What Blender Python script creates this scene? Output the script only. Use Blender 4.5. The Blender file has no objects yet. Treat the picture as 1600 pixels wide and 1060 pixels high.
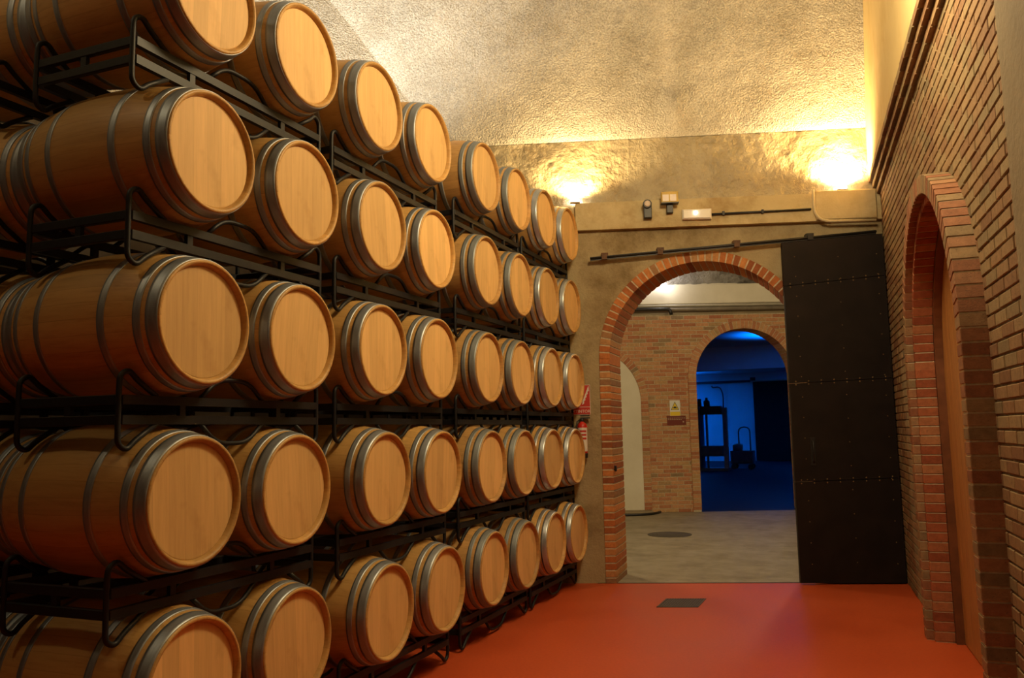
import bpy, bmesh, math, random
from mathutils import Vector, Matrix, noise
random.seed(7)
D = bpy.data
COL = bpy.context.scene.collection
H = 1.68                       # camera height above the cellar floor
PI = math.pi

# ------------------------------------------------------------------ helpers
class MB:
    """collects faces of one mesh"""
    def __init__(s): s.v = []; s.f = []; s.m = []; s.t = []; s.sm = []
    def face(s, idx, mat=0, tint=0.5, smooth=False):
        s.f.append(tuple(idx)); s.m.append(mat); s.t.append(tint); s.sm.append(smooth)
    def add(s, pts): b = len(s.v); s.v.extend([tuple(p) for p in pts]); return b
    def poly(s, pts, mat=0, tint=0.5):
        b = s.add(pts); s.face(range(b, b + len(pts)), mat, tint)
    def prism(s, a, b_, mat=0, tint=0.5, caps=(True, True)):
        """solid between two outlines of equal length"""
        n = len(a); i = s.add(a); j = s.add(b_)
        if caps[0]: s.face(range(i, i + n), mat, tint)
        if caps[1]: s.face(reversed(range(j, j + n)), mat, tint)
        for k in range(n):
            l = (k + 1) % n
            s.face((i + l, i + k, j + k, j + l), mat, tint)
    def box(s, lo, hi, mat=0, tint=0.5, P=None, ch=0.0):
        P = P or (lambda x, y, z: (x, y, z))
        x0, y0, z0 = lo; x1, y1, z1 = hi
        q = lambda y, e: [P(x0 + e, y, z0 + e), P(x1 - e, y, z0 + e), P(x1 - e, y, z1 - e), P(x0 + e, y, z1 - e)]
        if ch:
            r = [q(y0, ch), q(y0 + ch, 0), q(y1 - ch, 0), q(y1, ch)]
            ids = [s.add(k) for k in r]
            s.face(range(ids[0], ids[0] + 4), mat, tint); s.face(reversed(range(ids[3], ids[3] + 4)), mat, tint)
            for a, b in zip(ids, ids[1:]):
                for k in range(4):
                    l = (k + 1) % 4; s.face((a + l, a + k, b + k, b + l), mat, tint)
        else:
            s.prism(q(y0, 0), q(y1, 0), mat, tint)
    def tube(s, pts, r, n=10, mat=0, closed=False, tint=0.5):
        pts = [Vector(p) for p in pts]; rings = []
        up = None
        for i, p in enumerate(pts):
            a = pts[i - 1] if i else (pts[-1] if closed else p); c = pts[(i + 1) % len(pts)] if (i < len(pts) - 1 or closed) else p
            d = (c - a).normalized()
            if up is None:
                up = Vector((0, 0, 1)) if abs(d.z) < 0.9 else Vector((1, 0, 0))
            x = d.cross(up)
            if x.length < 1e-6: x = d.orthogonal()
            x.normalize(); up = x.cross(d).normalized()
            rings.append(s.add([p + r * (math.cos(2 * PI * k / n) * x + math.sin(2 * PI * k / n) * up) for k in range(n)]))
        m = len(rings)
        for i in range(m if closed else m - 1):
            a, b = rings[i], rings[(i + 1) % m]
            for k in range(n):
                l = (k + 1) % n; s.face((a + k, a + l, b + l, b + k), mat, tint, True)
        if not closed:
            s.face(reversed(range(rings[0], rings[0] + n)), mat, tint); s.face(range(rings[-1], rings[-1] + n), mat, tint)
    def lathe(s, prof, n=48, axis='x', mat=0, closed=False, smooth=True, origin=(0, 0, 0)):
        """prof: list of (along, radius)"""
        rings = []; ox, oy, oz = origin
        for a, r in prof:
            if axis == 'x': pts = [(ox + a, oy + r * math.cos(2 * PI * k / n), oz + r * math.sin(2 * PI * k / n)) for k in range(n)]
            elif axis == 'y': pts = [(ox + r * math.cos(2 * PI * k / n), oy + a, oz - r * math.sin(2 * PI * k / n)) for k in range(n)]
            else: pts = [(ox + r * math.cos(2 * PI * k / n), oy + r * math.sin(2 * PI * k / n), oz + a) for k in range(n)]
            rings.append(s.add(pts))
        m = len(rings)
        for i in range(m if closed else m - 1):
            a, b = rings[i], rings[(i + 1) % m]
            for k in range(n):
                l = (k + 1) % n; s.face((a + k, a + l, b + l, b + k), mat, 0.5, smooth)
        if not closed:
            s.face(range(rings[0], rings[0] + n), mat); s.face(range(rings[-1], rings[-1] + n), mat)
    def build(s, name, mats, parent=None, recalc=True, loc=None):
        me = D.meshes.new(name); me.from_pydata(s.v, [], s.f)
        mats = mats if isinstance(mats, (list, tuple)) else [mats]
        for m in mats: me.materials.append(m)
        me.polygons.foreach_set('material_index', s.m); me.polygons.foreach_set('use_smooth', s.sm)
        at = me.attributes.new('tint', 'FLOAT', 'FACE'); at.data.foreach_set('value', s.t)
        if recalc:
            bm = bmesh.new(); bm.from_mesh(me); bmesh.ops.recalc_face_normals(bm, faces=bm.faces); bm.to_mesh(me); bm.free()
        me.update()
        o = D.objects.new(name, me); COL.objects.link(o)
        if parent: o.parent = parent
        if loc: o.location = loc
        return o

def tag(o, label=None, cat=None, group=None, kind=None):
    if label: o['label'] = label
    if cat: o['category'] = cat
    if group: o['group'] = group
    if kind: o['kind'] = kind
    return o
def thing(name, label, cat, loc=(0, 0, 0), group=None):
    o = D.objects.new(name, None); COL.objects.link(o); o.location = loc
    o.empty_display_size = 0.1
    return tag(o, label, cat, group)
def copy_tree(o, parent=None):
    c = o.copy(); COL.objects.link(c)
    if parent: c.parent = parent
    for ch in list(o.children): copy_tree(ch, c)
    return c

class Frame:
    """wall coordinates: s along, o out of the wall, z relative to the eye"""
    def __init__(f, o, t, n): f.o, f.t, f.n = o, t, n
    def __call__(f, s, o, z): return (f.o[0] + f.t[0] * s + f.n[0] * o, f.o[1] + f.t[1] * s + f.n[1] * o, z + H)
def unit(x, y): l = math.hypot(x, y); return (x / l, y / l)
tw = unit(1, .31); W = Frame((-2.75, 8.863), tw, (tw[1], -tw[0]))              # end wall
tr = unit(.05, -1); RW = Frame((.474, 9.806), tr, (tr[1], -tr[0]))             # right wall
t2 = unit(1, .4); W2 = Frame((-2.848, 16.879), t2, (t2[1], -t2[0]))            # corridor's far wall

# ------------------------------------------------------------------ materials
def newmat(name):
    m = D.materials.new(name); m.use_nodes = True
    nt = m.node_tree; b = nt.nodes['Principled BSDF']
    return m, nt, b
def N(nt, typ, **kw):
    n = nt.nodes.new(typ)
    for k, v in kw.items(): setattr(n, k, v)
    return n
def L(nt, a, b): nt.links.new(a, b)
def math_node(nt, op, a, b=None, c=None):
    n = N(nt, 'ShaderNodeMath', operation=op)
    for i, x in enumerate((a, b, c)):
        if x is None: continue
        if isinstance(x, (int, float)): n.inputs[i].default_value = x
        else: L(nt, x, n.inputs[i])
    return n.outputs[0]
def mix(nt, fac, a, b, mode='MIX'):
    n = N(nt, 'ShaderNodeMix', data_type='RGBA', blend_type=mode)
    if isinstance(fac, (int, float)): n.inputs[0].default_value = fac
    else: L(nt, fac, n.inputs[0])
    for i, x in ((6, a), (7, b)):
        if isinstance(x, tuple): n.inputs[i].default_value = (*x, 1)
        else: L(nt, x, n.inputs[i])
    return n.outputs[2]
def coords(nt, scale=(1, 1, 1), kind='Object'):
    tc = N(nt, 'ShaderNodeTexCoord'); mp = N(nt, 'ShaderNodeMapping'); mp.inputs['Scale'].default_value = scale
    L(nt, tc.outputs[kind], mp.inputs[0]); return mp.outputs[0]
def noise_tex(nt, vec, scale, detail=4, rough=.55):
    n = N(nt, 'ShaderNodeTexNoise'); n.inputs['Scale'].default_value = scale; n.inputs['Detail'].default_value = detail
    n.inputs['Roughness'].default_value = rough; L(nt, vec, n.inputs['Vector']); return n.outputs['Fac']
def ramp(nt, fac, stops):
    r = N(nt, 'ShaderNodeValToRGB'); e = r.color_ramp.elements
    while len(e) < len(stops): e.new(.5)
    for el, (p, c) in zip(e, stops): el.position = p; el.color = (*c, 1)
    L(nt, fac, r.inputs[0]); return r.outputs[0]
def bump(nt, b, h, strength, dist):
    n = N(nt, 'ShaderNodeBump'); n.inputs['Strength'].default_value = strength; n.inputs['Distance'].default_value = dist
    L(nt, h, n.inputs['Height']); L(nt, n.outputs[0], b.inputs['Normal'])

def plain(name, col, rough=.5, metal=0.0, var=.15, scale=12, bmp=0.0, bscale=60, spec=.5):
    m, nt, b = newmat(name); v = coords(nt)
    f = noise_tex(nt, v, scale)
    lo = tuple(c * (1 - var) for c in col); hi = tuple(min(1, c * (1 + var)) for c in col)
    L(nt, ramp(nt, f, [(.3, lo), (.7, hi)]), b.inputs['Base Color'])
    b.inputs['Roughness'].default_value = rough; b.inputs['Metallic'].default_value = metal
    b.inputs['Specular IOR Level'].default_value = spec
    if bmp: bump(nt, b, noise_tex(nt, v, bscale, 5), .6, bmp)
    return m
def emit(name, col, strength):
    m, nt, b = newmat(name); b.inputs['Base Color'].default_value = (*col, 1)
    b.inputs['Emission Color'].default_value = (*col, 1); b.inputs['Emission Strength'].default_value = strength
    return m

def oak(name, base, dark, kind):
    """kind 'stave': lengthwise staves round the axis; 'head': upright planks"""
    m, nt, b = newmat(name)
    tc = N(nt, 'ShaderNodeTexCoord'); sp = N(nt, 'ShaderNodeSeparateXYZ'); L(nt, tc.outputs['Object'], sp.inputs[0])
    oi = N(nt, 'ShaderNodeObjectInfo')
    if kind == 'stave':
        a = math_node(nt, 'ARCTAN2', sp.outputs['Z'], sp.outputs['Y'])
        u = math_node(nt, 'MULTIPLY', a, 30 / (2 * PI)); stretch = (1.2, 14, 14)
    else:
        u = math_node(nt, 'MULTIPLY', sp.outputs['Y'], 11.0); stretch = (14, 14, 1.0)
    u2 = math_node(nt, 'ADD', u, math_node(nt, 'MULTIPLY', oi.outputs['Random'], 7.3))
    idx = math_node(nt, 'FLOOR', u2); fr = math_node(nt, 'FRACT', u2)
    cv = N(nt, 'ShaderNodeCombineXYZ'); L(nt, idx, cv.inputs[0]); L(nt, math_node(nt, 'MULTIPLY', oi.outputs['Random'], 91.7), cv.inputs[1])
    wn = N(nt, 'ShaderNodeTexWhiteNoise', noise_dimensions='2D'); L(nt, cv.outputs[0], wn.inputs[0])
    mp = N(nt, 'ShaderNodeMapping'); mp.inputs['Scale'].default_value = stretch; L(nt, tc.outputs['Object'], mp.inputs[0])
    off = N(nt, 'ShaderNodeVectorMath', operation='ADD'); L(nt, mp.outputs[0], off.inputs[0])
    cv2 = N(nt, 'ShaderNodeCombineXYZ')
    for i in range(3): L(nt, math_node(nt, 'MULTIPLY', wn.outputs['Value'], 37.0 + 11 * i), cv2.inputs[i])
    L(nt, cv2.outputs[0], off.inputs[1])
    g = noise_tex(nt, off.outputs[0], 3.0, 6, .65)
    c = ramp(nt, g, [(.25, dark), (.5, base), (.8, tuple(min(1, x * 1.12) for x in base))])
    # tone of each stave, then of the whole barrel
    tone = math_node(nt, 'MULTIPLY_ADD', wn.outputs['Value'], .16 if kind == 'head' else .18, .91)
    tone = math_node(nt, 'MULTIPLY', tone, math_node(nt, 'MULTIPLY_ADD', oi.outputs['Random'], .22, .88))
    tn = N(nt, 'ShaderNodeVectorMath', operation='SCALE'); L(nt, c, tn.inputs[0]); L(nt, tone, tn.inputs[3])
    edge = math_node(nt, 'MINIMUM', fr, math_node(nt, 'SUBTRACT', 1.0, fr))
    em = math_node(nt, 'LESS_THAN', edge, .022)
    col = mix(nt, math_node(nt, 'MULTIPLY', em, .14 if kind == 'head' else .22), tn.outputs[0], (dark[0] * .45, dark[1] * .4, dark[2] * .35))
    big = noise_tex(nt, coords(nt), 5, 3)
    st = ramp(nt, big, [(.60, (1, 1, 1)), (.82, (.80, .74, .66))])
    col = mix(nt, 1.0, col, st, 'MULTIPLY')
    L(nt, col, b.inputs['Base Color']); b.inputs['Roughness'].default_value = .48 if kind == 'stave' else .62
    b.inputs['Specular IOR Level'].default_value = .35
    bump(nt, b, g, .18, .004)
    return m
def hoop_steel(name, col, rough):
    m, nt, b = newmat(name); oi = N(nt, 'ShaderNodeObjectInfo')
    v = coords(nt, (6, 1, 1)); f = noise_tex(nt, v, 9, 5, .7)
    L(nt, ramp(nt, f, [(.3, tuple(c * .72 for c in col)), (.7, col)]), b.inputs['Base Color'])
    b.inputs['Metallic'].default_value = .75
    L(nt, math_node(nt, 'MULTIPLY_ADD', f, .22, rough - .08), b.inputs['Roughness'])
    return m
def bricks(name, stops, rough=.8, bscale=90, bdist=.004, flecks=True):
    """colour per brick from the face attribute, worn by noise"""
    m, nt, b = newmat(name); at = N(nt, 'ShaderNodeAttribute', attribute_name='tint')
    c = ramp(nt, at.outputs['Fac'], stops); v = coords(nt)
    f = noise_tex(nt, v, 22, 6, .7)
    c = mix(nt, 1.0, c, ramp(nt, f, [(.3, (.72, .70, .68)), (.7, (1.12, 1.1, 1.08))]), 'MULTIPLY')
    if flecks:
        f2 = noise_tex(nt, v, 70, 3, .6)
        c = mix(nt, math_node(nt, 'MULTIPLY', math_node(nt, 'GREATER_THAN', f2, .66), .5), c, (.08, .05, .035))
    L(nt, c, b.inputs['Base Color']); b.inputs['Roughness'].default_value = rough; b.inputs['Specular IOR Level'].default_value = .25
    bump(nt, b, noise_tex(nt, v, bscale, 5, .7), .5, bdist)
    return m
def rough_stone(name, a, c, rough, sc=26, dist=.03, spec=.4, stain=None, vary=2.2, grain=False):
    m, nt, b = newmat(name); v = coords(nt)
    f = noise_tex(nt, v, vary, 6, .6); col = ramp(nt, f, [(.3, a), (.7, c)])
    if stain:
        f3 = noise_tex(nt, v, 1.6, 7, .7); col = mix(nt, 1.0, col, ramp(nt, f3, [(.48, (1, 1, 1)), (.66, stain)]), 'MULTIPLY')
    L(nt, col, b.inputs['Base Color']); b.inputs['Roughness'].default_value = rough; b.inputs['Specular IOR Level'].default_value = spec
    if grain:
        f4 = noise_tex(nt, v, sc * 1.1, 2, .5); col = mix(nt, 1.0, col, ramp(nt, f4, [(.35, (.74, .72, .69)), (.62, (1.12, 1.12, 1.12))]), 'MULTIPLY'); L(nt, col, b.inputs['Base Color'])
    h = math_node(nt, 'ADD', noise_tex(nt, v, sc, 2 if grain else 5, .6), math_node(nt, 'MULTIPLY', noise_tex(nt, v, sc * .3, 4), .5))
    bump(nt, b, h, .8, dist)
    return m

M = {}
M['stave'] = oak('oak_staves', (.50, .29, .095), (.40, .215, .062), 'stave')
M['stave_old'] = oak('weathered_oak_staves', (.44, .25, .085), (.31, .165, .055), 'stave')
M['head'] = oak('oak_heads', (.68, .43, .175), (.61, .37, .14), 'head')
M['hoop'] = hoop_steel('galvanised_hoop', (.36, .385, .42), .44)
M['hoop_old'] = hoop_steel('dull_hoop', (.28, .30, .31), .55)
M['hoop_new'] = hoop_steel('bright_hoop', (.50, .53, .57), .34)
M['rack'] = plain('black_rack_steel', (.010, .010, .012), .5, .0, .25, 20, spec=.3)
M['floor'] = None
def floor_mat():
    m, nt, b = newmat('red_floor_paint'); v = coords(nt)
    f = noise_tex(nt, v, 1.1, 5, .6); c = ramp(nt, f, [(.3, (.47, .066, .015)), (.7, (.54, .085, .021))])
    g = noise_tex(nt, v, 45, 4, .6)
    c = mix(nt, 1.0, c, ramp(nt, g, [(.3, (.92, .92, .92)), (.7, (1.06, 1.06, 1.06))]), 'MULTIPLY')
    L(nt, c, b.inputs['Base Color']); L(nt, math_node(nt, 'MULTIPLY_ADD', f, .2, .36), b.inputs['Roughness'])
    b.inputs['Specular IOR Level'].default_value = .4
    bump(nt, b, g, .15, .002); return m
M['floor'] = floor_mat()
M['concrete_floor'] = rough_stone('concrete_floor', (.24, .20, .135), (.33, .28, .20), .6, 18, .004, .3, (.72, .70, .66), 4.5)
M['blue_floor'] = plain('dark_blue_hall_floor', (.010, .011, .015), .6, 0, .2, 3, spec=.2)
M['vault'] = rough_stone('sprayed_concrete', (.36, .33, .26), (.49, .45, .365), .75, 55, .042, .4, (.86, .83, .78), grain=True)
M['band'] = rough_stone('rough_glossy_render', (.30, .24, .135), (.44, .36, .21), .30, 14, .035, .7, (.62, .55, .45))
M['stucco'] = rough_stone('coarse_end_wall_render', (.32, .25, .14), (.43, .345, .20), .85, 40, .010, .25, (.58, .52, .45), 2.6)
M['beam'] = rough_stone('concrete_beam', (.46, .37, .20), (.60, .49, .28), .7, 30, .004, .3, (.70, .60, .48), 3.0)
M['plaster'] = rough_stone('yellow_plaster', (.60, .44, .19), (.68, .51, .23), .75, 12, .004, .3, (.88, .82, .70), 1.2)
M['plaster_cream'] = rough_stone('cream_plaster', (.66, .60, .48), (.74, .68, .56), .8, 12, .002, .2)
M['grey_pier'] = rough_stone('grey_concrete_pier', (.24, .185, .11), (.31, .245, .15), .8, 30, .004, .2)
M['shell'] = plain('cellar_shell', (.30, .25, .16), .85, 0, .15, 2)
M['mortar'] = plain('mortar_dark', (.15, .11, .065), .9, 0, .2, 30)
M['mortar_l'] = plain('mortar_light', (.50, .42, .29), .9, 0, .2, 30)
BR = [(0, (.23, .125, .065)), (.3, (.285, .17, .085)), (.6, (.325, .215, .11)), (.85, (.30, .22, .115)), (1, (.21, .155, .085))]
M['brick_wall'] = bricks('right_wall_brick', BR)
M['brick_portal'] = bricks('portal_brick', [(0, (.25, .10, .05)), (.4, (.33, .15, .075)), (.75, (.31, .20, .10)), (1, (.22, .15, .08))])
M['brick_arch'] = bricks('arch_brick_orange', [(0, (.26, .085, .035)), (.35, (.48, .16, .05)), (.7, (.58, .25, .085)), (.9, (.46, .25, .11)), (1, (.28, .15, .08))])
M['brick_red'] = bricks('jamb_brick_red', [(0, (.26, .07, .03)), (.5, (.36, .105, .045)), (1, (.40, .18, .08))])
M['brick_far'] = bricks('corridor_brick', [(0, (.40, .155, .08)), (.3, (.50, .225, .115)), (.65, (.56, .30, .155)), (.92, (.50, .31, .15)), (1, (.28, .19, .11))], flecks=False)
M['door_steel'] = plain('dark_iron_door', (.015, .0095, .0075), .6, 0, .25, 4, spec=.18)
M['iron'] = plain('black_iron', (.022, .020, .020), .45, .3, .2, 20)
M['rust'] = plain('rusty_bracket', (.10, .045, .02), .7, .1, .3, 30)
M['rivet'] = plain('brass_rivet', (.22, .15, .07), .4, .6, .1, 40)
M['white'] = plain('white_plastic', (.75, .70, .62), .4, 0, .04, 5)
M['pinkglass'] = plain('frosted_lens', (.62, .50, .42), .35, 0, .06, 9)
M['yellow'] = plain('yellow_plastic', (.55, .36, .06), .5, 0, .1, 9)
M['black'] = plain('black_plastic', (.02, .018, .018), .45, 0, .2, 9)
M['conduit'] = plain('pale_conduit', (.55, .46, .28), .5, 0, .1, 9)
M['galv'] = plain('grey_pipe', (.42, .39, .33), .5, .1, .1, 9)
M['pipe_brown'] = plain('brown_grey_pipe', (.20, .165, .125), .6, .1, .2, 6)
M['red'] = plain('red_enamel', (.55, .025, .015), .35, 0, .06, 9)
M['signred'] = plain('red_sign', (.50, .03, .02), .45, 0, .04, 9)
M['signwhite'] = plain('white_sign', (.72, .70, .66), .5, 0, .04, 9)
M['signyellow'] = plain('yellow_sign', (.78, .55, .02), .5, 0, .04, 9)
M['maroon'] = plain('maroon_plate', (.16, .022, .012), .4, 0, .06, 9)
M['grate'] = plain('grey_drain_steel', (.10, .085, .07), .5, .5, .2, 30)
M['manhole'] = plain('manhole_iron', (.085, .07, .05), .7, .3, .3, 40, .003)
M['bluewall'] = plain('hall_wall_paint', (.62, .64, .64), .8, 0, .04, 3)
M['machine'] = plain('machine_paint', (.10, .10, .10), .45, .3, .2, 6)
M['machine_pale'] = plain('machine_steel', (.26, .25, .24), .4, .6, .1, 6)
M['lens'] = emit('emergency_led', (1, .95, .85), 14)
M['bulb'] = emit('halogen_bulb', (1, .93, .80), 60)
M['bulb_w'] = emit('white_halogen_bulb', (1, .96, .92), 26)
M['housing'] = plain('lamp_housing', (.05, .045, .04), .5, .3, .1, 9)
def door_wood():
    m, nt, b = newmat('varnished_pine'); v = coords(nt, (9, 9, .8))
    g = noise_tex(nt, v, 3, 6, .6); L(nt, ramp(nt, g, [(.25, (.30, .12, .03)), (.55, (.44, .20, .055)), (.8, (.50, .25, .08))]), b.inputs['Base Color'])
    b.inputs['Roughness'].default_value = .4; bump(nt, b, g, .15, .003); return m
M['pine'] = door_wood()
M['darkwood'] = plain('dark_door_frame', (.15, .05, .018), .5, 0, .25, 8)

# ------------------------------------------------------------------ oak barrels
R_CH, R_B, LEN = .285, .355, .95
def rad(x): return R_B - (R_B - R_CH) * ((x - LEN / 2) / (LEN / 2)) ** 2      # x = distance from one end
def body_profile():
    xs = [0.004 + (LEN - .008) * i / 26 for i in range(27)]
    p = [(-x, rad(x)) for x in xs]
    front_in = [(-.035, .2575), (-.012, .2655), (-.001, .272), (0.0, .281)]
    back_in = [(-LEN, .281), (-LEN + .001, .272), (-LEN + .012, .2655), (-LEN + .035, .2575)]
    return front_in + p + back_in
def make_barrel(style):
    st, hp = {'plain': ('stave', 'hoop'), 'dull': ('stave_old', 'hoop_old'), 'bright': ('stave', 'hoop_new')}[style]
    root = thing('wine_barrel', 'x', 'barrel')
    b = MB(); b.lathe(body_profile(), 72, closed=True); b.build('stave_body', M[st], root)
    for x in (-.030, -LEN + .030):
        h = MB(); h.lathe([(x - .011, .2605), (x, .2605), (x + .002, .255), (x + .0022, .0005)] if x > -.5 else [(x + .011, .2605), (x, .2605), (x - .002, .255), (x - .0022, .0005)], 64, smooth=False); h.build('head', M['head'], root)
    for a, w in ((.008, .054), (.086, .034), (.260, .036)):
        for side in (0, 1):
            g = MB(); pr = []
            for k in range(5):
                q = a + w * k / 4; pr.append((-(q if not side else LEN - q), rad(q) + .0035))
            g.lathe(pr + [(x, r - .006) for x, r in reversed(pr)], 72, closed=True)
            # lap joint of the strip with two rivets
            th = 1.25 + .35 * side + a
            for dth in (-.03, .03):
                q = a + w / 2; rr = rad(q) + .0030
                c = (-(q if not side else LEN - q), rr * math.cos(th + dth), rr * math.sin(th + dth))
                nrm = Vector((0, math.cos(th + dth), math.sin(th + dth))); tx = Vector((1, 0, 0)); ty = nrm.cross(tx)
                i0 = g.add([Vector(c) + .006 * (math.cos(u * PI / 3) * tx + math.sin(u * PI / 3) * ty) for u in range(6)] + [Vector(c) + nrm * .004])
                for u in range(6): g.face((i0 + u, i0 + (u + 1) % 6, i0 + 6))
            g.build('hoop', M[hp], root)
    return root

XH = -2.6956                                                  # plane of the barrel heads
ZC5, DZ = -1.0882, .80626
YS = [2.930, 3.666, 4.503, 5.263, 6.166, 6.915, 7.686, 8.430]
OFF = {}
_keys = [(1, b) for b in range(2, 9)] + [(r, b) for r in range(2, 6) for b in range(1, 9)]
_off = [[-.007,.02,-.007],[-.028,-.008,.003],[-.032,-.008,.002],[-.006,0,0],[-.007,.002,-.002],[-.013,-.004,.002],[-.012,-.002,0],[.012,.009,0],[.009,.01,-.003],[-.006,-.002,.003],[-.009,-.005,.005],[.001,-.001,.001],[0,0,-.001],[-.003,-.003,.004],[-.003,-.003,.003],[.003,-.005,-.002],[0,-.004,-.007],[-.003,-.004,.006],[.001,-.002,.008],[-.003,0,-.004],[-.005,0,-.005],[.015,.004,-.003],[.013,.003,-.002],[-.018,-.018,-.004],[-.018,-.018,-.009],[.017,.005,.001],[.019,.005,.002],[.009,.001,-.004],[.005,0,-.005],[.002,.001,.002],[-.002,-.001,.003],[-.017,.005,.014],[-.016,-.001,.005],[.033,.008,-.005],[.035,.01,-.003],[.013,0,-.004],[.011,-.001,-.005],[.007,.003,.004],[.003,.003,.006]]
for k, v in zip(_keys, _off): OFF[k] = v
OFF[(1, 1)] = [-.007, .02, -.005]
ROWN = {1: 'top', 2: 'second', 3: 'middle', 4: 'fourth', 5: 'bottom'}
NTH = ['nearest', 'second nearest', 'third nearest', 'fourth nearest', 'fifth nearest', 'third from the end wall', 'second from the end wall', 'closest to the end wall']
LOOK = {'plain': 'pale oak barrel with grey hoops', 'dull': 'oak barrel with dull hoops', 'bright': 'oak barrel with bright hoops'}
proto = {}
def put_barrel(style, loc, label, group, roll):
    if style not in proto: proto[style] = make_barrel(style); o = proto[style]
    else: o = copy_tree(proto[style])
    o.location = loc; o.rotation_euler = (roll, 0, random.uniform(-.004, .004)); o['label'] = label; o['group'] = group
    return o
for r in range(1, 6):
    for b in range(1, 9):
        st = 'plain' if b <= 4 else ('dull' if b <= 6 else 'bright')
        d = OFF[(r, b)]
        label = f"{LOOK[st]}, {NTH[b-1]} in the {ROWN[r]} row"
        put_barrel(st, (XH + d[0], YS[b-1] + d[1], ZC5 + (5 - r) * DZ + d[2] * .5 + H), label, f"oak barrels in the {ROWN[r]} row", random.uniform(-.10, .10))
YB = .07
for r in range(1, 6):
    put_barrel('plain', (XH - .985 + random.uniform(-.004, .004), YS[0] + YB, ZC5 + (5 - r) * DZ + H),
               f"half-hidden oak barrel behind the nearest barrel of the {ROWN[r]} row", 'barrels of the stack behind', random.uniform(-.1, .1))

# ------------------------------------------------------------------ barrel racks
def smooth_path(pts, n=5):
    """rounds the corners of a path"""
    pts = [Vector(p) for p in pts]; out = [pts[0]]
    for i in range(1, len(pts) - 1):
        a, p, c = pts[i-1], pts[i], pts[i+1]
        l = min((a - p).length, (c - p).length) * .48
        s0 = p + (a - p).normalized() * l; s1 = p + (c - p).normalized() * l
        for k in range(n + 1):
            t = k / n; out.append((1-t)**2 * s0 + 2*t*(1-t) * p + t*t * s1)
    out.append(pts[-1]); return out
XF, XR = -2.862, -3.470
HALF = .700
def make_rack():
    root = thing('barrel_rack', 'x', 'barrel rack')
    dep = XF - XR
    for x in (0, -dep):
        for z in (.043, -.043):
            g = MB(); g.box((x - .014, -HALF + .010, z - .020), (x + .014, HALF - .010, z + .020), ch=.003); g.build('upper_rail' if z > 0 else 'lower_rail', M['rack'], root)
        for y in (-.345, .345):
            g = MB(); g.box((x - .011, y - .017, -.027), (x + .011, y + .017, .027)); g.build('strut', M['rack'], root)
        for sg in (-1, 1):
            e = sg * HALF
            half = lambda u: [(x, e - sg * .205, u * .062), (x, e - sg * .090, u * .134), (x, e - sg * .048, u * .174), (x, e - sg * .002, u * .148), (x, e, u * .085)]
            path = half(1) + list(reversed(half(-1)))
            g = MB(); g.tube(smooth_path(path, 4), .0125, 10); g.build('end_cradle', M['rack'], root)
        for u in (1, -1):
            g = MB(); g.tube(smooth_path([(x, -.225, u * .058), (x, -.110, u * .156), (x, .110, u * .156), (x, .225, u * .058)], 4), .0115, 10); g.build('middle_cradle', M['rack'], root)
    for y in (-HALF + .012, HALF - .012):
        for z in (.043, -.043):
            g = MB(); g.box((-dep + .012, y - .013, z - .021), (-.012, y + .013, z + .021), ch=.003); g.build('side_rail', M['rack'], root)
        g = MB(); g.box((-dep / 2 - .017, y - .010, -.027), (-dep / 2 + .017, y + .010, .027)); g.build('side_strut', M['rack'], root)
    return root
rack0 = None
PAIRN = ['nearest pair', 'second nearest pair', 'third nearest pair', 'pair closest to the end wall']
def put_rack(loc, label, group):
    global rack0
    if rack0 is None: rack0 = make_rack(); o = rack0
    else: o = copy_tree(rack0)
    o.location = loc; o['label'] = label; o['group'] = group
for r in range(1, 6):
    for k in range(4):
        d = [(OFF[(r, 2*k+1)][i] + OFF[(r, 2*k+2)][i]) / 2 for i in range(3)]
        put_rack((XF + d[0], (YS[2*k] + YS[2*k+1]) / 2 + d[1] * .7, ZC5 + (5 - r) * DZ - DZ / 2 + H + (.004 if r == 5 else 0)),
                 f"black steel rack under the {PAIRN[k]} of {ROWN[r]}-row barrels", f"racks under the {ROWN[r]} row")
for r in range(1, 6):
    put_rack((XF - .985, (YS[0] + YS[1]) / 2 + YB, ZC5 + (5 - r) * DZ - DZ / 2 + H + (.004 if r == 5 else 0)),
             f"black steel rack of the dark stack behind, carrying its {ROWN[r]} row", 'racks of the stack behind')

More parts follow.
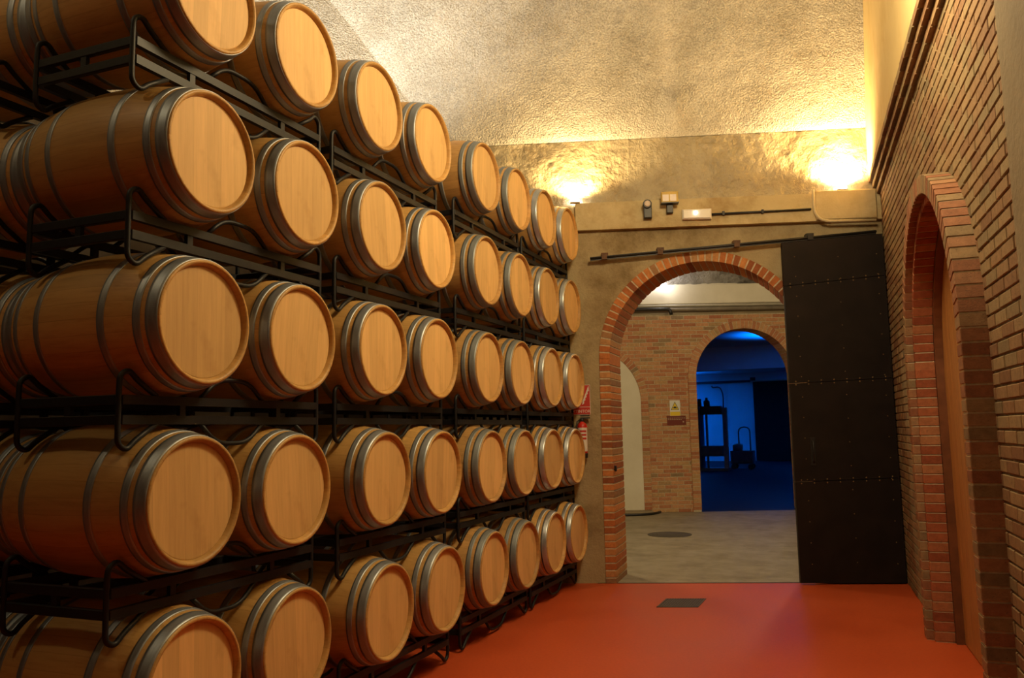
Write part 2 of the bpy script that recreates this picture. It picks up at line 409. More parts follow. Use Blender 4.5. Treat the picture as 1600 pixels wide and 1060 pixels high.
# ------------------------------------------------------------------ brick generators
def rt(lo=0.0, hi=1.0): return random.uniform(lo, hi)
def brick_field(mb, F, s0, s1, z0, z1, bl, ch, j, o0, o1, hole=None, mat=0, jit=.002, first=0):
    """courses of single bricks standing proud of their mortar bed (o0 bed, o1 face)"""
    k = 0; z = z0
    while z + ch * .6 < z1:
        zt = min(z + ch - j, z1)
        s = s0 - (bl / 2 if (k + first) % 2 else 0) + random.uniform(-.01, .01)
        while s < s1:
            parts = [(max(s, s0), min(s + bl - j, s1))]
            for (hc, hz, hr) in (hole or ()):
                zq = max(hz, z); w = math.sqrt(hr * hr - (zq - hz) ** 2) if zq < hz + hr else 0
                nxt = []
                for a, b in parts:
                    if not w or b <= hc - w or a >= hc + w: nxt.append((a, b)); continue
                    if a < hc - w: nxt.append((a, hc - w))
                    if b > hc + w: nxt.append((hc + w, b))
                parts = nxt
            for a, b in parts:
                if b - a < .012: continue
                o = o1 + random.uniform(-jit, jit); dz = random.uniform(-.0015, .0015); e = .004
                back = [F(a, o0, z + dz), F(b, o0, z + dz), F(b, o0, zt + dz), F(a, o0, zt + dz)]
                mid = [F(a, o - e, z + dz), F(b, o - e, z + dz), F(b, o - e, zt + dz), F(a, o - e, zt + dz)]
                top = [F(a + e, o, z + dz + e), F(b - e, o, z + dz + e), F(b - e, o, zt + dz - e), F(a + e, o, zt + dz - e)]
                i = mb.add(back); m_ = mb.add(mid); t = mb.add(top); tint = rt()
                mb.face(range(t, t + 4), mat, tint)
                for q in range(4):
                    l = (q + 1) % 4
                    mb.face((m_ + q, m_ + l, t + l, t + q), mat, tint); mb.face((i + q, i + l, m_ + l, m_ + q), mat, tint)
            s += bl
        z += ch; k += 1
def solid_brick(mb, c0, c1, mat, tint, sh=.004):
    """c0 front outline (4 pts), c1 back outline; shrunk a little and chamfered at the front"""
    c0 = [Vector(p) for p in c0]; c1 = [Vector(p) for p in c1]
    m0 = sum(c0, Vector()) / 4; m1 = sum(c1, Vector()) / 4
    ax = (m1 - m0).normalized()
    f = [p + (m0 - p).normalized() * sh + ax * 0 for p in c0]; f2 = [p + ax * sh for p in c0]
    a, b, c = mb.add(f), mb.add(f2), mb.add(c1)
    mb.face(range(a, a + 4), mat, tint); mb.face(reversed(range(c, c + 4)), mat, tint)
    for p, q in ((a, b), (b, c)):
        for k in range(4):
            l = (k + 1) % 4; mb.face((p + l, p + k, q + k, q + l), mat, tint)
def arch_ring(mb, front, back, c, zs, r0, r1, z0, course, j, mat=0, mmat=1, tints=(0, 1)):
    """jambs + round arch of bricks; front(s,z)/back(s,z) give points on both faces"""
    n = int(PI * (r0 + r1) / 2 / course)
    for i in range(n):
        a0 = PI * i / n; a1 = PI * (i + 1) / n - j / ((r0 + r1) / 2)
        q = [(c - r1 * math.cos(a0), zs + r1 * math.sin(a0)), (c - r1 * math.cos(a1), zs + r1 * math.sin(a1)), (c - r0 * math.cos(a1), zs + r0 * math.sin(a1)), (c - r0 * math.cos(a0), zs + r0 * math.sin(a0))]
        solid_brick(mb, [front(*p) for p in q], [back(*p) for p in q], mat, rt(*tints))
    for sg in (-1, 1):
        z = zs - course
        while z > z0 - course * .6:
            lo = max(z + j, z0); hi = z + course
            a, b = c + sg * r0, c + sg * r1
            q = [(a, lo), (b, lo), (b, hi), (a, hi)]
            solid_brick(mb, [front(*p) for p in q], [back(*p) for p in q], mat, rt(*tints))
            z -= course
    # mortar core
    e = .005; ang = [PI * i / 40 for i in range(41)]
    out = [(c - (r1 - e), z0)] + [(c - (r1 - e) * math.cos(a), zs + (r1 - e) * math.sin(a)) for a in ang] + [(c + (r1 - e), z0)]
    inn = [(c + (r0 + e), z0)] + [(c + (r0 + e) * math.cos(a), zs + (r0 + e) * math.sin(a)) for a in ang] + [(c - (r0 + e), z0)]
    return out + inn
def ring_core(mb, F0, F1, outline, mat):
    mb.prism([F0(*p) for p in outline], [F1(*p) for p in outline], mat)
def arch_hole_outline(s0, s1, z0, z1, c, zs, r, n=40):
    arc = [(c - r * math.cos(PI * i / n), zs + r * math.sin(PI * i / n)) for i in range(n + 1)]
    return [(s0, z0), (c - r, z0)] + arc + [(c + r, z0), (s1, z0), (s1, z1), (s0, z1)]
# ------------------------------------------------------------------ the setting: floors
FZ = -H
g = MB(); g.poly([(-7.5, -6, 0), (2, -6, 0), (2, W(4.85, 0, 0)[1], 0), W(3.9, .0, FZ), W(-5.2, .0, FZ)])
g.build('floor', M['floor'], recalc=False).__setitem__('kind', 'structure')
g = MB(); g.poly([W(-6, 0, FZ), W(7, 0, FZ), W2(7, 0, FZ), W2(-5, 0, FZ)])
g.build('floor_corridor', M['concrete_floor'], recalc=False).__setitem__('kind', 'structure')
g = MB(); g.poly([W2(-6, 0, FZ), W2(7, 0, FZ), (8, 44, 0), (-14, 44, 0)])
g.build('floor_far_hall', M['blue_floor'], recalc=False).__setitem__('kind', 'structure')
g = MB(); g.box((.10, -.004, FZ - .01), (3.4, .012, FZ + .0045), P=W); g.build('trim_threshold', M['iron']).__setitem__('kind', 'structure')

# ------------------------------------------------------------------ end wall with its round brick arch
AC, AZ, AR0, AR1 = 1.385, .79, 1.075, 1.195
de = unit(-.06, 1); DEP = .60
def Wb(s, z, d=DEP, o=0.0):
    p = W(s, o, z); return (p[0] + de[0] * d, p[1] + de[1] * d, p[2])
g = MB(); ol = arch_hole_outline(-.2, 4.2, FZ, 2.34, AC, AZ, AR1 - .01)
g.prism([W(s, 0, z) for s, z in ol], [Wb(s, z, DEP - .01) for s, z in ol])
p0, p1 = W(-.2, 0, FZ), W(-.2, 0, 2.34)
g.prism([p0, p1, (-7, p1[1], p1[2]), (-7, p0[1], p0[2])], [(p[0], p[1] + .5, p[2]) for p in (p0, p1, (-7, p1[1], p1[2]), (-7, p0[1], p0[2]))])
g.build('wall_end', M['stucco']).__setitem__('kind', 'structure')
g = MB()
oc = arch_ring(g, lambda s, z: W(s, .012, z), lambda s, z: Wb(s, z), AC, AZ, AR0, AR1, FZ, .078, .017)
ring_core(g, lambda s, z: W(s, .006, z), lambda s, z: Wb(s, z, DEP - .006), oc, 1)
g.build('trim_end_arch', [M['brick_arch'], M['mortar_l']]).__setitem__('kind', 'structure')

# beam over the arch, with its lower lip and end block
g = MB()
g.box((-.03, 0, 2.42), (3.45, .055, 2.585), P=W); g.box((-.03, 0, 2.262), (3.45, .075, 2.416), P=W)
g.box((-.2, -.5, 2.262), (3.6, 0, 2.585), P=W)
g.build('trim_beam', M['beam']).__setitem__('kind', 'structure')
g = MB(); g.box((2.64, .074, 2.268), (3.30, .105, 2.60), P=W, ch=.01)
g.build('trim_beam_block', M['beam']).__setitem__('kind', 'structure')

# rough band and vault above (one continuous shell), seen raked by the uplights
def fz(v): return .6 * noise.noise(v * 2.0) + .22 * noise.noise(v * 7) + .20 * noise.noise(v * 19) + .20 * noise.noise(v * 33)
def shell(name, prof, s0, s1, ds, amp, m, edge=None):
    g = MB(); ns = int((s1 - s0) / ds); ids = []
    for (o, z, am) in prof:
        row = []
        for i in range(ns + 1):
            s = s0 + (s1 - s0) * i / ns; p = Vector(W(s, o, z)); lump = .05 * math.exp(-(((s - 1.12) / .13) ** 2 + ((z - 3.62) / .16) ** 2)) if name == 'ceiling' else 0
            row.append(p + Vector((W.n[0], W.n[1], -.35)) * (fz(p) * amp * am + lump))
        ids.append(g.add(row))
    for a, b in zip(ids, ids[1:]):
        for i in range(ns): g.face((a + i, a + i + 1, b + i + 1, b + i), 0, .5, True)
    return g.build(name, m, recalc=False)
KZ = 3.34
prof = [(-.01 + .0 * z, z, .4 + .6 * min(1, (z - 2.55) / .1)) for z in [2.55 + (KZ - 2.55) * i / 26 for i in range(27)]]
shell('wall_end_upper', prof, -1.6, 3.6, .030, .040, M['band']).__setitem__('kind', 'structure')
vp = []
ctrl = [(.0, KZ), (.33, 3.95), (.68, 4.58), (1.10, 5.30), (1.7, 6.05), (2.7, 6.65), (4.2, 7.0), (9, 7.1), (17, 7.1)]
def along(c, step):
    out = []
    for (a, b), (c2, d) in zip(c, c[1:]):
        n = max(1, int(math.hypot(c2 - a, d - b) / step)); out += [(a + (c2 - a) * i / n, b + (d - b) * i / n) for i in range(n)]
    return out + [c[-1]]
vp = along(ctrl[:4], .032) + along(ctrl[3:], .4)[1:]
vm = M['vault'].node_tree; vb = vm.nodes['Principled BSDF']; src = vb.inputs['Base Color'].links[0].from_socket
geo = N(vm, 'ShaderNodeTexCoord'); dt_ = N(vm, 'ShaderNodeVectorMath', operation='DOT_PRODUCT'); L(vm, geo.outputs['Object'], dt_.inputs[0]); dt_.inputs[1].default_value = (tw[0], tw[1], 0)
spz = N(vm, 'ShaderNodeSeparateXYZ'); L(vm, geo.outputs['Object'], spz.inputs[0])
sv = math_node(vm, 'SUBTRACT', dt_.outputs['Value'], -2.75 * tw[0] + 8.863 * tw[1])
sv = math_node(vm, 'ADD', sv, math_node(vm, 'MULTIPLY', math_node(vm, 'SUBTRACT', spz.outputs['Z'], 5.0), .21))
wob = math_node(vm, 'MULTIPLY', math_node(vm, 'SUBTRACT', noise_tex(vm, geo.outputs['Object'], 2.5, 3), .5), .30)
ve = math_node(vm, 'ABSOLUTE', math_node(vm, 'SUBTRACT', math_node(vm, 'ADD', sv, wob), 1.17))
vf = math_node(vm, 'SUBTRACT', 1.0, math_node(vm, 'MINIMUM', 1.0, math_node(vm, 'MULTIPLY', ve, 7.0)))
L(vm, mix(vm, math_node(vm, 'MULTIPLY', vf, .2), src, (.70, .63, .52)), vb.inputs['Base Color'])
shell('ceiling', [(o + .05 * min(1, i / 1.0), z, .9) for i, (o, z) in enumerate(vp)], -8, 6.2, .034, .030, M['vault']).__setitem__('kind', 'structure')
# left wall flaring out behind the stacks, then straight towards the viewer's side
def left_shell(name, z0, z1, n, m):
    g = MB(); a = Vector((-4.06, 8.55, 0)); dn = Vector((-.61, -.79, 0)).normalized(); rows = []
    for k in range(n):
        z = z0 + (z1 - z0) * k / (n - 1); row = []
        for i in range(76):
            p = a + dn * (.05 * i) if i < 60 else a + dn * 3.0 + Vector((0, -.6 * (i - 60), 0))
            q = Vector((p.x, p.y, z)); q += Vector((.79, -.61, 0)) * fz(q) * .03; row.append(q)
        rows.append(g.add(row))
    for u, v in zip(rows, rows[1:]):
        for i in range(75): g.face((u + i, u + i + 1, v + i + 1, v + i), 0, .5, True)
    g.build(name, m, recalc=False)['kind'] = 'structure'
M['low_bounce'] = plain('low_bounce_dark', (.06, .045, .03), .9, 0, .2, 3)  # unseen walls made dark to cut light bounced onto the near barrels
left_shell('wall_left', 0, 4.3, 24, M['low_bounce'])
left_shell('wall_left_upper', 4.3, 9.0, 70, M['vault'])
g = MB(); g.box((-9, -6.2, 0), (3, -6.0, 10)); g.build('wall_near', M['low_bounce']).__setitem__('kind', 'structure')

# ------------------------------------------------------------------ right wall: brick face, corbelled cornice, plaster above
PC, PZ, PR0, PR1 = 3.60, .42, 1.125, 1.250
g = MB()
ol = arch_hole_outline(-.6, 16.5, FZ, 2.80, PC, PZ, PR0 + .02)
g.prism([RW(s, -.009, z) for s, z in ol], [RW(s, -.5, z) for s, z in ol], 1)
brick_field(g, RW, -.15, 5.98, FZ + .006, 2.556, .252, .0745, .0115, -.02, 0, [(PC, PZ, PR1 - .035)])
g.build('wall_right', [M['brick_wall'], M['mortar']]).__setitem__('kind', 'structure')
g = MB()
for i, (z0, o) in enumerate(((2.556, .035), (2.626, .070), (2.692, .105))):
    for k in range(70):
        s = -.2 + k * .252 + (.126 if i % 2 else 0)
        g.box((s, -.03, z0 + random.uniform(-.0015, .0015)), (s + .24, o + random.uniform(-.0015, .0015), z0 + .058), mat=0, tint=rt(), P=RW)
    g.box((-.2, -.03, z0), (17, o - .012, z0 + .0655), mat=1, P=RW)
g.build('trim_cornice', [M['brick_wall'], M['mortar']]).__setitem__('kind', 'structure')
g = MB(); ns, nz = 120, 16; ids = []
for k in range(nz + 1):
    ids.append(g.add([RW(-.5 + 17 * i / ns, .10, 2.75 + 5.9 * k / nz) for i in range(ns + 1)]))
for a, b in zip(ids, ids[1:]):
    for i in range(ns): g.face((a + i, a + i + 1, b + i + 1, b + i))
g.build('wall_right_upper', M['plaster'], recalc=False).__setitem__('kind', 'structure')
# brick portal standing proud of the wall, with a stepped inner reveal
g = MB()
oc = arch_ring(g, lambda s, z: RW(s, .135, z), lambda s, z: RW(s, -.03, z), PC, PZ, PR0, PR1, FZ, .075, .013)
ring_core(g, lambda s, z: RW(s, .129, z), lambda s, z: RW(s, -.03, z), oc, 1)
g.build('trim_portal_arch', [M['brick_portal'], M['mortar_l']]).__setitem__('kind', 'structure')
g = MB()
oc = arch_ring(g, lambda s, z: RW(s, .082, z), lambda s, z: RW(s, -.058, z), PC, PZ, PR0 - .055, PR0 + .03, FZ, .075, .013)
ring_core(g, lambda s, z: RW(s, .076, z), lambda s, z: RW(s, -.058, z), oc, 1)
g.build('trim_portal_reveal', [M['brick_red'], M['mortar_l']]).__setitem__('kind', 'structure')
# arched pine door set back in the portal
DR = PR0 - .058
g = MB(); ang = [PI * i / 40 for i in range(41)]
fo = [(PC - DR, FZ)] + [(PC - DR * math.cos(a), PZ + DR * math.sin(a)) for a in ang] + [(PC + DR, FZ)]
fi = [(PC + DR - .035, FZ)] + [(PC + (DR - .035) * math.cos(a), PZ + (DR - .035) * math.sin(a)) for a in ang] + [(PC - DR + .035, FZ)]
ring = fo + fi
g.prism([RW(s, -.060, z) for s, z in ring], [RW(s, -.20, z) for s, z in ring])
dr = g.build('door_1', M['darkwood']); dr['kind'] = 'structure'
g = MB(); nb = 14
for k in range(nb):
    a, b = PC - DR + .035 + (2 * DR - .07) * k / nb, PC - DR + .035 + (2 * DR - .07) * (k + 1) / nb - .004
    top = lambda s: PZ + math.sqrt(max(0, (DR - .035) ** 2 - (s - PC) ** 2))
    q = [(a, FZ + .01), (b, FZ + .01), (b, top(b)), ((a + b) / 2, top((a + b) / 2)), (a, top(a))]
    g.prism([RW(s, -.118, z) for s, z in q], [RW(s, -.165, z) for s, z in q], 0)
g.build('door_leaf', M['pine'], dr)
g = MB(); g.tube([RW(4.45, -.118, -.62), RW(4.45, -.07, -.62), RW(4.33, -.07, -.62)], .01, 8); g.build('door_handle', M['iron'], dr)
# grey pier towards the viewer
g = MB(); q = [(6.02, FZ), (6.75, FZ), (6.75, 2.55), (5.98, 2.55)]
g.prism([RW(s, .10, z) for s, z in q], [RW(s, -.05, z) for s, z in q])
g.build('wall_right_pier', M['grey_pier']).__setitem__('kind', 'structure')

# ------------------------------------------------------------------ things on the end wall
def wobj(name, label, cat, lo, hi, m, F=W, ch=.004, group=None):
    g = MB(); g.box(lo, hi, P=F, ch=ch); o = g.build(name, m); return tag(o, label, cat, group)
# sliding iron fire door on a sloping rail
rz = lambda s: 1.922 + (s - .123) * .0600
dt = thing('sliding_door', 'dark riveted iron sliding door hanging open at the right of the arch', 'door', W(2.75, .09, FZ))
def rel(F, root):
    l = Vector(root.location)
    return lambda s, o, z: tuple(Vector(F(s, o, z)) - l)
P = rel(W, dt)
g = MB()
zt = lambda s: rz(s) - .032
s0, s1 = 2.245, 3.330
zb = [FZ + .016, -.590, .474, 1.575]
sl_ = [0, .03, .035, .085]
for k in range(4):
    a0, a1 = zb[k] - sl_[k] / 2, zb[k] + sl_[k] / 2
    b0, b1 = (zb[k+1] - sl_[k+1] / 2, zb[k+1] + sl_[k+1] / 2) if k < 3 else (zt(s0) + .005, zt(s1) + .005)
    q = [(s0, a0 + (.003 if k else 0)), (s1, a1 + (.003 if k else 0)), (s1, b1 - .003), (s0, b0 - .003)]
    g.prism([P(s, .115, z) for s, z in q], [P(s, .06, z) for s, z in q])
g.build('door_panel', M['door_steel'], dt)
g = MB()
def rivet(s, z, r=.009):
    c = Vector(P(s, .115, z)); nn = Vector((W.n[0], W.n[1], 0)); tx = Vector((W.t[0], W.t[1], 0)); ty = Vector((0, 0, 1))
    i = g.add([c + r * (math.cos(u * PI / 3) * tx + math.sin(u * PI / 3) * ty) for u in range(6)] + [c + nn * .006])
    for u in range(6): g.face((i + u, i + (u + 1) % 6, i + 6))
for k in (1, 2, 3):
    for i in range(8):
        f = (i + .5) / 8; zz = zb[k] - sl_[k] / 2 + sl_[k] * f; rivet(s0 + (s1 - s0) * f, zz + .018); rivet(s0 + (s1 - s0) * f, zz - .018)
for col_, n in ((.12, 16), (.55, 14), (.93, 16)):
    for i in range(n): rivet(s0 + (s1 - s0) * col_, FZ + .1 + (3.55) * (i + .5) / n, .007)
g.build('rivets', M['rivet'], dt)['kind'] = 'stuff'
g = MB(); g.box((2.425, .112, -.43), (2.475, .121, -.13), P=P); hp = g.build('handle_plate', M['iron'], dt)
g = MB(); g.tube([P(2.45, .12, -.40), P(2.45, .15, -.38), P(2.45, .15, -.18), P(2.45, .12, -.16)], .008, 8); g.build('pull_handle', M['iron'], hp)
g = MB()
for s in (2.45, 3.05): g.box((s - .03, .064, zt(s) + .004), (s + .03, .081, rz(s) + .012), P=P)
g.build('hanger', M['iron'], dt)
rl = thing('door_rail', 'black sloping slide rail bolted above the arch for the iron door', 'rail', W(1.7, .09, 2.0))
P = rel(W, rl)
g = MB(); q = [(.123, rz(.123) - .024), (3.27, rz(3.27) - .024), (3.27, rz(3.27) + .018), (.123, rz(.123) + .018)]
g.prism([P(s, .105, z) for s, z in q], [P(s, .085, z) for s, z in q]); g.tube([P(.123, .11, rz(.123)), P(3.27, .11, rz(3.27))], .013, 8)
g.build('rail_bar', M['iron'], rl)
for s in (.283, .910, 1.756, 2.557):
    g = MB(); g.box((s - .035, 0, rz(s) + .015), (s + .045, .10, rz(s) + .055), P=P); g.box((s - .03, .08, rz(s) - .0255), (s + .03, .128, rz(s) + .03), P=P)
    g.build('rail_bracket', M['rust'] if s < 2 else M['iron'], rl)
# emergency light, conduit pipes, camera, twin spot
el = thing('emergency_light', 'white oblong emergency light on the beam, small lamp lit', 'emergency light', W(1.33, .09, 2.39))
P = rel(W, el)
g = MB(); q = lambda o, e: [P(1.172 + e, o, 2.332 + e), P(1.492 - e, o, 2.325 + e), P(1.496 - e, o, 2.445 - e), P(1.172 + e, o, 2.445 - e)]
g.prism(q(.056, 0), q(.115, 0)); g.prism(q(.115, .001), q(.130, .014)); g.build('light_body', M['white'], el)
g = MB(); g.lathe([(0, .017), (.006, .016), (.010, .009)], 16, 'y'); o = g.build('pilot_lamp', M['lens'], el)
o.location = P(1.318, .136, 2.40); o.rotation_euler = (0, 0, math.atan2(W.t[1], W.t[0]) + PI)
g = MB(); g.tube([W(1.499, .094, 2.382), W(2.590, .094, 2.397)], .013, 8)
for s in (1.63, 2.06): g.box((s - .012, .0765, 2.368), (s + .012, .110, 2.412), P=W)
tag(g.build('cable_conduit', M['iron']), 'dark thin conduit running along the beam from the emergency light', 'pipe')
g = MB(); g.tube(smooth_path([W(2.615, .125, 2.605), W(2.615, .125, 2.245), W(3.27, .125, 2.235)], 6), .016, 10)
tag(g.build('corner_conduit', M['conduit']), 'pale bent conduit pipe framing the beam end beside the brick wall', 'pipe')
sp = thing('wall_camera', 'small black wall camera with a round pale lens, leftmost on the beam', 'camera', W(.79, .06, 2.45))
P = rel(W, sp)
g = MB(); g.box((.742, .076, 2.358), (.832, .15, 2.51), P=P, ch=.008); g.box((.765, .05, 2.40), (.81, .08, 2.47), P=P); g.build('camera_body', M['black'], sp)
g = MB(); g.lathe([(0, .050), (.05, .050), (.055, .044)], 20, 'y'); o = g.build('lens_ring', M['black'], sp); o.location = P(.782, .12, 2.515); o.rotation_euler = (0, 0, math.atan2(W.t[1], W.t[0]) + PI)
g = MB(); g.lathe([(0, .036), (.004, .030), (.006, .001)], 20, 'y'); o = g.build('lens', M['pinkglass'], sp); o.location = P(.782, .175, 2.515); o.rotation_euler = (0, 0, math.atan2(W.t[1], W.t[0]) + PI)
tl = thing('twin_lamp', 'yellow box with two pale square lenses on a black bracket on the beam', 'lamp', W(1.03, .06, 2.5))
P = rel(W, tl)
g = MB(); g.box((.940, .10, 2.512), (1.125, .19, 2.640), P=P, ch=.008); g.build('lamp_box', M['yellow'], tl)
for s in (.952, 1.034):
    g = MB(); g.box((s, .186, 2.530), (s + .068, .194, 2.606), P=P); g.build('lens', M['pinkglass'], tl)
g = MB(); g.box((1.0, .075, 2.412), (1.07, .135, 2.515), P=P, ch=.004); g.box((.935, .10, 2.508), (1.13, .195, 2.518), P=P); g.build('bracket', M['black'], tl)
# extinguisher sign and extinguisher
def text(F, body, s, o, z, size, m, parent, name='lettering', rotz=None, align='CENTER', sx=1):
    cu = D.curves.new(name, 'FONT'); cu.body = body; cu.size = size; cu.align_x = align; cu.extrude = .0006
    ob = D.objects.new(name, cu); COL.objects.link(ob); cu.materials.append(m)
    p = Vector(F(s, o, z)); ob.location = p - (Vector(parent.location) if parent else Vector())
    ob.rotation_euler = (PI / 2, 0, math.atan2(F.t[1], F.t[0])); ob.scale = (sx, 1, 1)
    bpy.context.view_layer.update()
    me = D.meshes.new_from_object(ob.evaluated_get(bpy.context.evaluated_depsgraph_get()))
    o2 = D.objects.new(name, me); COL.objects.link(o2); o2.location = ob.location; o2.rotation_euler = ob.rotation_euler; o2.scale = ob.scale
    D.objects.remove(ob)
    if parent: o2.parent = parent
    return o2
es = thing('extinguisher_sign', 'red wall sign with white extinguisher symbol and lettering beside the barrels', 'sign', W(-.04, 0, .33))
P = rel(W, es)
g = MB(); g.box((-.150, .003, .166), (.078, .007, .500), P=P); g.build('sign_plate', M['signwhite'], es)
g = MB(); g.box((-.146, .007, .255), (.074, .009, .496), P=P); g.box((-.146, .007, .170), (.074, .009, .249), P=P); g.build('red_field', M['signred'], es)
text(W, 'EXTINTOR', -.036, .0098, .188, .046, M['signwhite'], es)
g = MB()
g.box((-.085, .009, .285), (-.045, .0105, .40), P=P); g.box((-.075, .009, .40), (-.055, .0105, .425), P=P); g.box((-.085, .009, .425), (-.035, .0105, .438), P=P)
for i in range(5):                                                  # flames
    s = -.012 + .014 * i; z = .275 + .035 * i
    q = [(s, z), (s + .022, z + .018), (s + .018, z + .075), (s + .004, z + .045)]
    g.prism([P(a, .0105, b) for a, b in q], [P(a, .009, b) for a, b in q])
g.build('symbol', M['signwhite'], es)
ex = thing('fire_extinguisher', 'red fire extinguisher with white label hung under its sign', 'fire extinguisher', W(-.020, .062, -.31))
g = MB(); g.lathe([(.0, .050), (.006, .055), (.345, .055), (.375, .045), (.392, .022), (.40, .018)], 28, 'z'); g.build('cylinder', M['red'], ex)
g = MB(); g.lathe([(-.002, .045), (0, .056), (.045, .056), (.05, .055)], 28, 'z'); g.build('base_ring', M['black'], ex)
g = MB()
n = 28
for z0_, z1_ in ((.07, .33),):
    a = [g.add([(.0558 * math.cos(t), .0558 * math.sin(t), z) for t in [-2.6 + 2.3 * i / 16 for i in range(17)]]) for z in (z0_, z1_)]
    for i in range(16): g.face((a[0] + i, a[0] + i + 1, a[1] + i + 1, a[1] + i), 0, .5, True)
lb = g.build('label_sheet', M['signwhite'], ex)
g = MB()
for z in (.28, .24, .20):
    a = [g.add([(.0562 * math.cos(t), .0562 * math.sin(t), zz) for t in [-2.2 + 1.5 * i / 10 for i in range(11)]]) for zz in (z, z + .022)]
    for i in range(10): g.face((a[0] + i, a[0] + i + 1, a[1] + i + 1, a[1] + i), 0, .5, True)
g.build('label_print', M['signred'], lb)
g = MB(); g.lathe([(.39, .02), (.43, .018), (.435, .012)], 12, 'z'); g.box((-.02, -.012, .43), (.09, .012, .445)); g.box((-.02, -.012, .455), (.085, .012, .468)); g.tube([(-.02, 0, .42), (-.055, -.02, .40), (-.066, -.02, .30), (-.064, -.02, .10)], .008, 8)
g.build('valve', M['black'], ex)
g = MB(); g.box((-.02, .03, .24), (.02, .066, .30)); g.build('wall_hook', M['iron'], ex); ex.rotation_euler = (0, 0, math.atan2(W.t[1], W.t[0]))

# small latch box on the arch jamb
g = MB(); g.box((-.02, -.02, -.03), (.02, .02, .03), ch=.004); o = g.build('door_latch', M['iron']); o.location = (-2.452, 9.02, H - .44); tag(o, 'small black iron latch on the left jamb of the brick arch', 'latch')

# floor drain
dc = Vector((-1.592, 8.135, 0)); sx, sy = .195, .205
dg = thing('floor_drain', 'dark square drain grate set in the red floor', 'drain', dc)
def DP(a, b, z): return (tw[0] * a + (0.02) * b, tw[1] * a + b, z)
g = MB()
for lo, hi in (((-sx, -sy), (sx, -sy + .018)), ((-sx, sy - .018), (sx, sy)), ((-sx, -sy), (-sx + .018, sy)), ((sx - .018, -sy), (sx, sy))):
    g.box((lo[0], lo[1], .0005), (hi[0], hi[1], .005), P=DP)
g.build('frame', M['grate'], dg)
g = MB(); g.box((-sx + .01, -sy + .01, .0002), (sx - .01, sy - .01, .0012), P=DP); g.build('pit', M['black'], dg)
g = MB()
for i in range(15): a = -sx + .028 + i * .0245; g.box((a, -sy + .012, .001), (a + .016, sy - .012, .004), P=DP)
for i in range(5): b = -sy + .06 + i * .07; g.box((-sx + .012, b, .001), (sx - .012, b + .012, .0035), P=DP)
g.build('grate', M['grate'], dg)

# ------------------------------------------------------------------ corridor beyond the arch
g = MB(); g.lathe([(0, .345), (.006, .345), (.008, .335), (.006, .325), (.006, .30), (.008, .295), (.0081, .001)], 48, 'z')
tag(g.build('manhole_cover', M['manhole'], loc=(-2.73, 13.19, 0)), 'round dark manhole cover in the grey concrete floor beyond the arch', 'manhole cover')
C2, Z2, Q0, Q1 = 1.02, 1.0, 1.0, 1.165
NC, NZ, NQ = -2.22, .55, 1.10
def corridor_wall():
    g = MB()
    ol = arch_hole_outline(-7, 7, FZ, 2.45, C2, Z2, Q0 + .01)
    g.prism([W2(s, -.006, z) for s, z in ol], [W2(s, -.45, z) for s, z in ol], 1)
    brick_field(g, W2, -4.6, 4.2, FZ, 2.33, .26, .078, .011, -.01, 0, [(C2, Z2, Q1 - .03), (NC, NZ, NQ + .02)], jit=.001)
    oc = arch_ring(g, lambda s, z: W2(s, .03, z), lambda s, z: W2(s, -.45, z), C2, Z2, Q0, Q1, FZ, .078, .011)
    ring_core(g, lambda s, z: W2(s, .024, z), lambda s, z: W2(s, -.445, z), oc, 1)
    oc = arch_ring(g, lambda s, z: W2(s, .03, z), lambda s, z: W2(s, -.01, z), NC, NZ, NQ, NQ + .15, FZ, .078, .011)
    ring_core(g, lambda s, z: W2(s, .024, z), lambda s, z: W2(s, -.01, z), oc, 1)
    g.box((-7, -.05, 2.31), (7, .01, 2.40), mat=2, P=W2)
    return g.build('wall_corridor_far', [M['brick_far'], M['mortar_l'], M['grey_pier']])
corridor_wall()['kind'] = 'structure'
g = MB(); nq = [(NC - NQ, FZ)] + [(NC - NQ * math.cos(a), NZ + NQ * math.sin(a)) for a in ang] + [(NC + NQ, FZ)]
g.prism([W2(s, .012, z) for s, z in nq], [W2(s, -.004, z) for s, z in nq])
g.build('wall_corridor_niche', M['plaster_cream']).__setitem__('kind', 'structure')
g = MB(); g.box((-6, 0, 2.52), (7, .10, 2.92), P=W2, ch=.012); g.box((-6, -.3, 2.40), (7, .0, 2.95), P=W2)
g.build('trim_corridor_beam', M['plaster_cream']).__setitem__('kind', 'structure')
M['moss'] = rough_stone('mossy_vault_stone', (.16, .145, .125), (.46, .43, .40), .85, 22, .05, .2, (.16, .14, .11), 3.0)
g = MB(); pr2 = along([(-.02, 2.9), (.25, 3.3), (.8, 3.9), (2, 4.4), (4, 4.6), (6.2, 4.6)], .12); ids = []
for (o, z) in pr2:
    row = []
    for i in range(110):
        p = Vector(W2(-4 + 11 * i / 109, o, z)); row.append(p + Vector((W2.n[0], W2.n[1], -.3)) * fz(p) * .05)
    ids.append(g.add(row))
for a, b in zip(ids, ids[1:]):
    for i in range(109): g.face((a + i, a + i + 1, b + i + 1, b + i), 0, .5, True)
g.build('ceiling_corridor', M['moss'], recalc=False).__setitem__('kind', 'structure')
g = MB(); g.box((-8.0, 8.0, 0), (-7.8, 20, 7)); g.build('wall_corridor_left', M['plaster_cream']).__setitem__('kind', 'structure')
g = MB(); g.box((3.6, 9.6, 0), (3.8, 20, 7)); g.build('wall_corridor_right', M['plaster_cream']).__setitem__('kind', 'structure')
